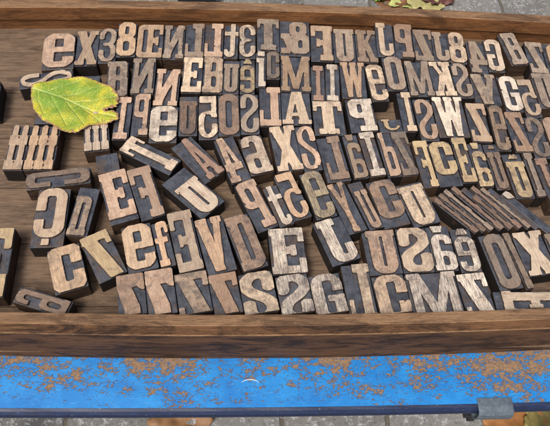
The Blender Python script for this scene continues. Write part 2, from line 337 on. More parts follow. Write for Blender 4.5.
def glyph(name,W,X,Y):
    """signed distance (negative inside) of one bold slab-serif character in a box W wide and 1 high"""
    s=(.335 if W>.45 else .29+.045*max(0,(W-.3)/.15))*W; s=min(max(s,.07),.27); t=.14; k=.055; U=lambda *a: np.minimum.reduce(a); cut=lambda a,b: np.maximum(a,-b)
    bx=lambda *a,**q: s_box(X,Y,*a,**q)
    dg=lambda *a: s_diag(X,Y,*a)
    st=lambda P,w=s,ys=1.45: s_stroke(X,Y,P,w,ys)
    L=.09*W
    R=.42*W
    def bowl(x0,y0,x1,y1,ww=None,r=None):
        ww=ww or s; tt=t*.95
        return cut(bx(x0,y0,x1,y1,r=r or min((x1-x0)*.48,.3)),bx(x0+ww,y0+tt,x1-ww,y1-tt,r=max((x1-x0)*.48-ww,.02)))
    if name=='In':
        return U(bx(.22*W,0,.74*W,1),bx(.04*W,0,.96*W,.16),bx(.04*W,.84,.96*W,1),bx(.22*W,.44,.92*W,.56))
    if name=='I':
        a=U(bx(W/2-s*.62,0,W/2+s*.62,1),bx(.02*W,0,.98*W,t),bx(.02*W,1-t,.98*W,1)); return a
    if name in('E','F'):
        a=U(bx(L,0,L+s,1),bx(0,1-t,W,1),bx(W-.13*W-.02,.70,W,1),bx(L,.5-t*.45,.68*W,.5+t*.45),bx(.60*W,.40,.72*W,.60))
        if name=='E': return U(a,bx(0,0,W,t),bx(W-.15*W-.02,0,W,.30))
        return U(a,bx(0,0,L+s+.14*W,t))
    if name=='L':
        return U(bx(L+.05*W,0,L+.05*W+s,1),bx(0,1-t,L+s+.22*W,1),bx(0,0,W,t),bx(W-.15*W,0,W,.38))
    if name=='T':
        return U(bx(W/2-s/2,0,W/2+s/2,1),bx(0,1-t,W,1),bx(0,.72,.11*W,1),bx(.89*W,.72,W,1),bx(W/2-s*.95,0,W/2+s*.95,t))
    if name=='N':
        c=.24*W; return U(bx(.08*W,0,.08*W+c*.8,1),bx(.92*W-c*.8,0,.92*W,1),dg(.84*W,0,.18*W,1,c*1.25),bx(0,0,.38*W,t*.8),bx(.62*W,1-t*.8,W,1),bx(0,1-t*.8,.3*W,1),bx(.6*W,0,W,t*.8))
    if name=='M':
        c=.17*W; return U(bx(.05*W,0,.05*W+c,1),bx(.95*W-c,0,.95*W,1),dg(.5*W,.06,.18*W,1,c*1.1),dg(.5*W,.06,.82*W,1,c*1.1),bx(0,0,.30*W,t*.8),bx(.70*W,0,W,t*.8),bx(0,1-t*.8,.27*W,1),bx(.73*W,1-t*.8,W,1))
    if name=='W':
        c=.19*W; return U(dg(.33*W,0,.16*W,1,c*1.1),dg(.33*W,0,.50*W,1,c*.8),dg(.67*W,0,.5*W,1,c*1.1),dg(.67*W,0,.84*W,1,c*.8),bx(0,1-t*.75,.31*W,1),bx(.37*W,1-t*.75,.66*W,1),bx(.72*W,1-t*.75,W,1))
    if name=='V':
        return U(dg(.5*W,0,.2*W,1,s*1.15),dg(.5*W,0,.82*W,1,s*.75),bx(0,1-t*.8,.43*W,1),bx(.60*W,1-t*.8,W,1))
    if name=='A':
        return U(dg(.78*W,0,.54*W,1,s*.92),dg(.17*W,0,.46*W,1,s*.6),bx(0,0,.37*W,t*.85),bx(.55*W,0,W,t*.85),bx(.3*W,.24,.68*W,.24+t*.7))
    if name=='Y':
        return U(bx(W/2-s*.5,0,W/2+s*.5,.5),dg(.5*W,.40,.2*W,1,s*1.0),dg(.5*W,.40,.83*W,1,s*.8),bx(0.03*W,1-t*.5,.4*W,1),bx(.66*W,1-t*.5,.99*W,1),bx(W/2-s*.7,0,W/2+s*.7,t*.7))
    if name=='X':
        return U(dg(.8*W,0,.2*W,1,s*1.2),dg(.2*W,0,.8*W,1,s*.85),bx(0,0,.42*W,t*.8),bx(.56*W,0,W,t*.8),bx(0,1-t*.8,.44*W,1),bx(.58*W,1-t*.8,W,1))
    if name=='K':
        return U(bx(.08*W,0,.08*W+s,1),bx(0,0,.2*W+s,t*.85),bx(0,1-t*.85,.2*W+s,1),dg(.3*W,.38,.82*W,1,s*.55),dg(.8*W,0,.45*W,.62,s*.85),bx(.6*W,0,W,t*.85),bx(.6*W,1-t*.85,W,1))
    if name=='Z':
        return U(bx(0,1-t,W,1),bx(0,.70,.16*W,1),bx(0,0,W,t),bx(.84*W,0,W,.28),s_poly(X,Y,[(0.0,0),(s*1.35,0),(W,1),(W-s*1.35,1)]))
    if name=='7':
        return U(bx(0,1-t*1.1,W,1),bx(0,.72,.16*W,1),s_poly(X,Y,[(.12*W,0),(.12*W+s*1.2,0),(W,1),(W-s*1.3,1)]))
    if name=='7c':
        a=s_poly(X,Y,[(.2*W,-.3),(.2*W+s*1.5,-.3),(.48*W+s*.8,.25),(.72*W+s*.6,.6),(W,.86),(W,1),(.74*W,1),(.45*W,.62),(.26*W,.3)])
        return U(a,st([(.02*W,.74),(.2*W,.83),(.5*W,.82),(.9*W,.92)],.2,1.1),bx(.06*W,.82,W,1,r=.03),bx(0.0,.7,.10*W,.97,r=.03))
    if name=='U':
        a=cut(bx(.1*W,0,.9*W,1.5,r=R),bx(.1*W+s*.95,t,.9*W-s*.95,1.5,r=max(.4*W-s,.03)))
        a=np.maximum(a,Y-1); return U(a,bx(0,1-t*.9,.15*W+s,1),bx(.85*W-s,1-t*.9,W,1))
    if name=='n':
        a=cut(bx(.1*W,-.5,.9*W,1,r=R),bx(.1*W+s*.9,-.5,.9*W-s*.9,1-t*1.1,r=max(.4*W-s,.03)))
        a=np.maximum(a,-Y); return U(a,bx(0,0,.16*W+s,t),bx(.84*W-s,0,W,t),bx(0,1-t*.9,.3*W,1))
    if name=='J':
        a=cut(bx(0,0,.86*W,1.6,r=R),bx(s*.85,t,.86*W-s*1.05,1.6,r=max(.38*W-s,.03)))
        left=bx(-.2,.36,.86*W-s*1.05,2)
        a=np.maximum(cut(a,left),Y-1)
        return U(a,bx(.86*W-s*1.45,1-t,W,1))
    if name=='O': return cut(bx(0,0,W,1,r=.47*W),bx(s*1.05,.16,W-s*1.05,.84,r=max(.46*W-s,.03)))
    if name=='D':
        a=cut(bx(-.3,0,W,1,r=.45*W),bx(L+s,t,W-s*1.05,1-t,r=max(.4*W-s,.03))); a=np.maximum(a,L-X)
        return U(a,bx(0,0,.4*W,t),bx(0,1-t,.4*W,1))
    if name in('C','G','Cc','C8'):
        y0=.13 if name=='Cc' else 0
        if name=='C8':
            c=.2*W; o=s_poly(X,Y,[(c,0),(W-c*.7,0),(W,c),(W,1-c),(W-c,1),(c,1),(0,1-c),(0,c)]); i=bx(s*1.1,.18,W-s*.95,.82,r=.06)
        else:
            o=bx(0,y0,W,1,r=.45*W); i=bx(s*1.08,y0+t,W-s*.95,1-t,r=max(.42*W-s,.03))
        a=cut(o,i)
        a=cut(a,bx(W*.5,.38 if name!='Cc' else .44,W+1,.62))
        if name=='G': a=U(a,bx(W*.48,.40,W,.40+t*.8),bx(W-s,.1,W,.45))
        else:
            a=U(a,np.maximum(bx(W-s*.95,.60,W,.86),o))
        if name=='Cc': a=U(a,bx(.42*W,0,.66*W,.105))
        return a
    if name=='S':
        h=s*.5
        a=st([(W-h,.66),(W-h,.78),(.74*W,.925),(.40*W,.93),(h,.80),(h*1.1,.66),(.40*W,.53),(.68*W,.42),(W-h,.30),(W-h,.18),(.66*W,.07),(.3*W,.07),(h,.2),(h,.33)],s,1.4)
        a=np.maximum(a,bx(0,0,W,1,r=.2*W)); return U(a,bx(W-s*1.0,.64,W,.80),bx(0,.2,s*1.0,.36))
    if name=='3':
        h=s*.5
        a=st([(h,.70),(h,.80),(.35*W,.93),(.65*W,.93),(W-h,.82),(W-h,.66),(.7*W,.53),(.4*W,.515)],s*.95,1.4)
        b_=st([(.4*W,.505),(.7*W,.49),(W-h,.36),(W-h,.2),(.65*W,.07),(.35*W,.07),(h,.2),(h,.31)],s*.95,1.4)
        return np.maximum(U(a,b_),bx(0,0,W,1,r=.25*W))
    if name=='8':
        a=cut(bx(.06*W,.5,.94*W,1,r=.42*W),bx(.06*W+s,.62,.94*W-s,.885,r=.08)); b_=cut(bx(0,0,W,.56,r=.42*W),bx(s,.125,W-s,.44,r=.08)); return U(a,b_)
    if name=='&':
        a=cut(bx(.10*W,.54,.66*W,1,r=.24*W),bx(.29*W,.65,.48*W,.89,r=.08))
        b_=cut(bx(.0*W,0,.68*W,.60,r=.28*W),bx(.21*W,.15,.42*W,.44,r=.1))
        return U(a,b_,dg(.84*W,0,.30*W,.62,.19*W),bx(.70*W,0,W,t),dg(.66*W,.1,.86*W,.55,.13*W),bx(.70*W,.48,W,.6))
    if name=='B':
        a=cut(bx(-.3,.47,.95*W,1,r=.2*W),bx(L+s,.58,.95*W-s*.95,1-t,r=.06)); b_=cut(bx(-.3,0,W,.56,r=.22*W),bx(L+s,t,W-s,.46,r=.06))
        return U(np.maximum(U(a,b_),L-X),bx(0,0,.35*W,t),bx(0,1-t,.35*W,1))
    if name in('P','Ph'):
        a=cut(bx(-.3,.42,W,1,r=.34*W),bx(L+s,.54,W-s*.95,1-t,r=.08)); a=np.maximum(a,L-X)
        return U(a,bx(L,0,L+s,1),bx(0,0,L+s+.22*W,t),bx(0,1-t,.3*W,1))
    if name in('e','eh'):
        T=.80 if name=='eh' else 1.0
        o=bx(0,0,W,T,r=.45*W); i=bx(s,t*T,W-s*.98,T-t*T,r=max(.42*W-s,.03)); a=cut(o,i)
        a=cut(a,bx(W*.5,.28*T,W+1,.46*T)); a=U(a,np.maximum(bx(s*.5,.46*T,W*.9999,.57*T),o))
        if name=='eh': a=U(a,s_poly(X,Y,[(.2*W,.86),(.8*W,.86),(.66*W,.99),(.34*W,.99)]))
        return a
    if name in('a','ah'):
        T=.80 if name=='ah' else 1.0
        top=cut(bx(.03*W,.30*T,W*.93,T,r=.36*W),bx(.03*W+s*.9,.2*T,W*.93-s,T-t*T,r=max(.36*W-s*.6,.03)))
        top=np.maximum(top,np.minimum(.73*T-Y,W*.5-X)*1.0) 
        bw=cut(bx(0,.0,W*.9,.52*T,r=.3*W),bx(s*.92,.12*T,W*.93-s,.40*T,r=.06))
        a=U(top,bw,bx(W*.93-s,0.0,W*.93,.7*T),bx(W*.93-s,0,W,t*.9))
        if name=='ah': a=U(a,s_poly(X,Y,[(.38*W,.86),(.75*W,.86),(.85*W,1),(.3*W,1)]))
        return a
    if name=='t':
        a=cut(bx(.22*W,0,.95*W,1.4,r=.34*W),bx(.22*W+s*1.15,t,1.2*W,1.6,r=.05)); a=U(a,bx(.72*W,.06,W*.97,.22,r=.03))
        return U(np.maximum(a,Y-1),bx(0,.64,W*.98,.64+t*.8))
    if name=='f':
        a=cut(bx(.22*W,-.4,W,1,r=.34*W),bx(.22*W+s*1.15,-.4,1.2*W,1-t,r=.05)); a=np.maximum(a,-Y); a=U(a,bx(.76*W,.72,W,.9,r=.04))
        return U(a,bx(0,.52,.86*W,.52+t*.8),bx(0.02*W,0,.3*W+s*1.2,t))
    if name=='b':
        a=cut(bx(.08*W,0,W,.66,r=.36*W),bx(.08*W+s,t,W-s,.55,r=.07)); return U(a,bx(.08*W,0,.08*W+s,1),bx(0,1-t,.3*W,1))
    if name=='4':
        return U(bx(.56*W,0,.56*W+s,1),bx(0,.26,W,.26+t),bx(.42*W,0,W,t*.8),s_poly(X,Y,[(0,.26),(s*.75,.26),(.62*W+s*.35,1),(.50*W,1)]))
    if name=='5':
        h=s*.5
        a=st([(.12*W,.52),(.35*W,.60),(.7*W,.57),(W-h,.44),(W-h,.2),(.66*W,.07),(.35*W,.07),(h,.18),(h,.30)],s*.95,1.4)
        a=np.maximum(a,bx(0,0,W,.64,r=.12)); return U(a,bx(.06*W,.5,.06*W+s*.8,1),bx(.06*W,1-t*1.1,.93*W,1))
    if name=='OE':
        a=cut(bx(0,0,.62*W,1,r=.27*W),bx(.2*W,t,.42*W,1-t,r=.1)); q=.40*W
        return U(np.maximum(a,X-.6*W),bx(q,0,q+.2*W,1),bx(q,1-t,W,1),bx(.87*W,.70,W,1),bx(q,.44,.80*W,.44+t),bx(.74*W,.37,.82*W,.62),bx(q,0,W,t),bx(.87*W,0,W,.28))
    if name=='ih':
        return U(bx(.3*W,0,.3*W+max(s,.5*W),.80,r=.03),bx(0.05*W,.68,.8*W,.80),bx(.3*W,0,W,t),bx(.15*W,.87,.85*W,1))
    if name=='Uh':
        a=cut(bx(.1*W,0,.9*W,1.5,r=R),bx(.1*W+s*.95,t,.9*W-s*.95,1.5,r=max(.4*W-s,.03)))
        a=np.maximum(a,Y-.8); return U(a,bx(0,.8-t*.8,.18*W+s,.8),bx(.82*W-s,.8-t*.8,W,.8),s_poly(X,Y,[(.25*W,.88),(.75*W,.88),(.6*W,.98),(.5*W,.93),(.4*W,.98)]))
    if name in('st2','st3'):
        n=int(name[2]); p=W/n; o=[]
        for i in range(n):
            c=p*(i+.5); o+= [bx(c-p*.30,0,c+p*.30,1,r=.05),bx(c-p*.46,0,c+p*.46,.2),bx(c-p*.45,.54,c+p*.45,.76)]
        return U(*o)
    if name=='apos':
        return s_poly(X,Y,[(.1*W,.86),(.9*W,.80),(.98*W,.92),(.8*W,.99),(.1*W,.99)])
    raise KeyError(name)


BOLD = dict(In=0.0, A=.003, V=.006, X=.004, K=.004, M=.003, W=-.002, N=.006, Y=.008, Z=.012, Cc=.004, G=.010, OE=.008, st2=.0, st3=.0, O=.012, I=.010, apos=.0, eh=.010, ah=.006, a=.010, B=.010)
def contours(name, W, flip, x0, y0, x1, y1, h, seed):
    """marching squares over the glyph field; returns loops in block coordinates (cm), outer loops counter-clockwise"""
    r = np.random.default_rng(seed)
    step = .0165; a0, a1 = x0, x1; pad = 2
    gx = np.arange(-pad, int(math.ceil(W / step)) + pad + 1) * (W / math.ceil(W / step)); gy = np.arange(-pad, int(math.ceil(1 / step)) + pad + 1) * (1 / math.ceil(1 / step))
    X, Y = np.meshgrid(gx, gy, indexing='ij')
    XX = W - X if flip else X
    D = glyph(name, W, XX, Y) - BOLD.get(name, .019) * min(1.0, max(0.1, (W - .25) / .28))
    D = np.maximum(D, s_box(X, Y, 0, 0, W, 1, .012))
    ph = r.uniform(0, 6, 6)
    D = D + .0028 * np.sin(X * 31 + ph[0] + 2 * np.sin(Y * 17 + ph[1])) * np.sin(Y * 27 + ph[2]) + .0022 * np.sin(X * 67 + ph[3]) * np.sin(Y * 59 + ph[4])
    for _ in range(r.integers(0, 5)):                       # nicks in the edges
        nx, ny, nr = r.uniform(0, W), r.uniform(0, 1), r.uniform(.008, .022)
        D = np.maximum(D, -(np.hypot(X - nx, (Y - ny)) - nr) if abs(glyph(name, W, np.array([[W - nx if flip else nx]]), np.array([[ny]]))[0, 0]) < .012 else -9.0)
    D = np.where(D == 0, 1e-6, D); ins = D < 0
    nxt = {}
    def pt(i, j, k):
        if k == 0: a, b_ = (i, j), (i + 1, j)
        else: a, b_ = (i, j), (i, j + 1)
        t = D[a] / (D[a] - D[b_]); return (gx[a[0]] + t * (gx[b_[0]] - gx[a[0]]), gy[a[1]] + t * (gy[b_[1]] - gy[a[1]]))
    c = ins[:-1, :-1].astype(int) + 2 * ins[1:, :-1] + 4 * ins[1:, 1:] + 8 * ins[:-1, 1:]
    for i, j in zip(*np.nonzero((c > 0) & (c < 15))):
        B_, R_, T_, L_ = (i, j, 0), (i + 1, j, 1), (i, j + 1, 0), (i, j, 1)
        segs = {1: [(B_, L_)], 2: [(R_, B_)], 3: [(R_, L_)], 4: [(T_, R_)], 5: [(B_, L_), (T_, R_)], 6: [(T_, B_)], 7: [(T_, L_)], 8: [(L_, T_)], 9: [(B_, T_)],
                10: [(R_, B_), (L_, T_)], 11: [(R_, T_)], 12: [(L_, R_)], 13: [(B_, R_)], 14: [(L_, B_)]}[int(c[i, j])]
        for a, b_ in segs: nxt[a] = b_
    loops = []
    while nxt:
        s0 = next(iter(nxt)); k = s0; lp = []
        while k in nxt:
            lp.append(pt(*k)); k = nxt.pop(k)
        if len(lp) > 6: loops.append(lp)
    return loops
def simplify(P, tol):
    P = np.array(P)
    def dp(a, b_):
        if b_ <= a + 1: return []
        d = P[b_] - P[a]; L_ = math.hypot(*d) + 1e-12; q = P[a + 1:b_] - P[a]; e = np.abs(q[:, 0] * d[1] - q[:, 1] * d[0]) / L_
        m_ = int(e.argmax())
        if e[m_] < tol: return []
        m_ += a + 1; return dp(a, m_) + [m_] + dp(m_, b_)
    n = len(P); h = n // 2; P = np.vstack([P, P[:1]])
    idx = [0] + dp(0, h) + [h] + dp(h, n); return P[idx]
def area(P): x, y = P[:, 0], P[:, 1]; return .5 * float(np.sum(x * np.roll(y, -1) - np.roll(x, -1) * y))
def inside(p, P):
    x, y = P[:, 0], P[:, 1]; x2, y2 = np.roll(x, -1), np.roll(y, -1)
    return bool(np.sum(((y > p[1]) != (y2 > p[1])) & (p[0] < (x2 - x) * (p[1] - y) / (y2 - y + 1e-15) + x)) % 2)
def offset(P, d):
    a = P - np.roll(P, 1, 0); b_ = np.roll(P, -1, 0) - P
    na = np.stack([a[:, 1], -a[:, 0]], 1) / (np.linalg.norm(a, axis=1)[:, None] + 1e-9); nb = np.stack([b_[:, 1], -b_[:, 0]], 1) / (np.linalg.norm(b_, axis=1)[:, None] + 1e-9)
    n_ = na + nb; l_ = np.linalg.norm(n_, axis=1)[:, None] + 1e-9; n_ = n_ / l_
    k = 1 / np.clip(np.sum(n_ * na, 1), .55, 1)[:, None]; return P + n_ * k * d
T_H, RELIEF = 2.33, .27
def letter(g, w, h, ins, seed, parent, color, top):
    flip = g[0] == '<'; g = g.lstrip('<')
    l_, t_, r_, b_ = ins; m_ = .02
    gx0, gx1 = -w / 2 + m_ + l_ * w, w / 2 - m_ - r_ * w; gy0, gy1 = -h / 2 + m_ + b_ * h, h / 2 - m_ - t_ * h
    W = (gx1 - gx0) / (gy1 - gy0); S = gy1 - gy0
    lo = -h / 2 + m_
    loops = contours(g, W, flip, 0, 0, W, 1, S, seed)
    L_ = []
    for lp in loops:
        P = simplify(lp, .0030)
        if len(P) < 4: continue
        P = P * S + np.array([gx0, gy0])
        if b_ < 0:                                            # cut at the block's own edge
            Q = []
            for i in range(len(P)):
                p, q = P[i], P[(i + 1) % len(P)]
                if p[1] >= lo: Q.append(p)
                if (p[1] >= lo) != (q[1] >= lo): t = (lo - p[1]) / (q[1] - p[1]); Q.append(p + t * (q - p))
            if len(Q) < 4: continue
            P = np.array(Q)
        if abs(area(P)) > .02: L_.append(P)
    if not L_: return
    outs = [P for P in L_ if (area(P) > 0)]; holes = [P for P in L_ if area(P) < 0]
    if not outs: outs = [P[::-1] for P in L_]; holes = []
    V, F, FM = [], [], []
    for P in outs:
        hs = [H_ for H_ in holes if inside(H_[0], P)]
        rings = []
        for Q in [P] + hs:
            n0 = len(V); n = len(Q); Ri = offset(Q, -.03); Ro = offset(Q, .045)
            lim = np.array([w / 2 - .015, h / 2 - .015]); Ro = np.clip(Ro, -lim, lim)
            for R_, z in ((Ri, top), (Q, top - .03), (Ro, top - RELIEF - .02)):
                V += [(p[0], p[1], z) for p in R_]
            for r2 in range(2):
                for k in range(n): F.append((n0 + r2 * n + k, n0 + (r2 + 1) * n + k, n0 + (r2 + 1) * n + (k + 1) % n, n0 + r2 * n + (k + 1) % n)); FM.append(0 if r2 == 0 else 1)
            rings.append((n0, Ri))
        idx = [n0 + k for n0, R_ in rings for k in range(len(R_))]
        for tri in tessellate_polygon([[Vector((p[0], p[1], 0)) for p in R_] for _, R_ in rings]):
            a, c, d = [idx[i] for i in tri]
            A, C, D_ = V[a], V[c], V[d]
            if (C[0] - A[0]) * (D_[1] - A[1]) - (C[1] - A[1]) * (D_[0] - A[0]) < 0: c, d = d, c
            F.append((a, c, d)); FM.append(0)
    o = obj("letter_face", V, F, [MF, MR], parent, FM); o.color = color; return o
def body(w, h, top, seed, parent, scol, blank):
    r = np.random.default_rng(seed); z1 = top - RELIEF if not blank else top - .2; c = .045; w2, h2 = w / 2, h / 2; rr = .10
    def ring(i, z, jit=0):
        out = []
        for sx, sy, a in ((1, -1, -90), (1, 1, 0), (-1, 1, 90), (-1, -1, 180)):
            for k in (0, 45, 90):
                t = math.radians(a + k); q = rr
                out.append((sx * (w2 - i - q) + q * math.cos(t), sy * (h2 - i - q) + q * math.sin(t), z))
        return out
    V = ring(.04, 0) + ring(0, .05) + ring(0, z1 - c) + ring(c, z1); n = 12; F = [tuple(reversed(range(n))), tuple(range(3 * n, 4 * n))]; FM = [0, 1]
    for q in range(3):
        for k in range(n): F.append((q * n + k, q * n + (k + 1) % n, (q + 1) * n + (k + 1) % n, (q + 1) * n + k)); FM.append(0 if q < 2 else 1)
    o = obj("block_body", V, F, [MS, MI], parent, FM); o.color = scol; return o

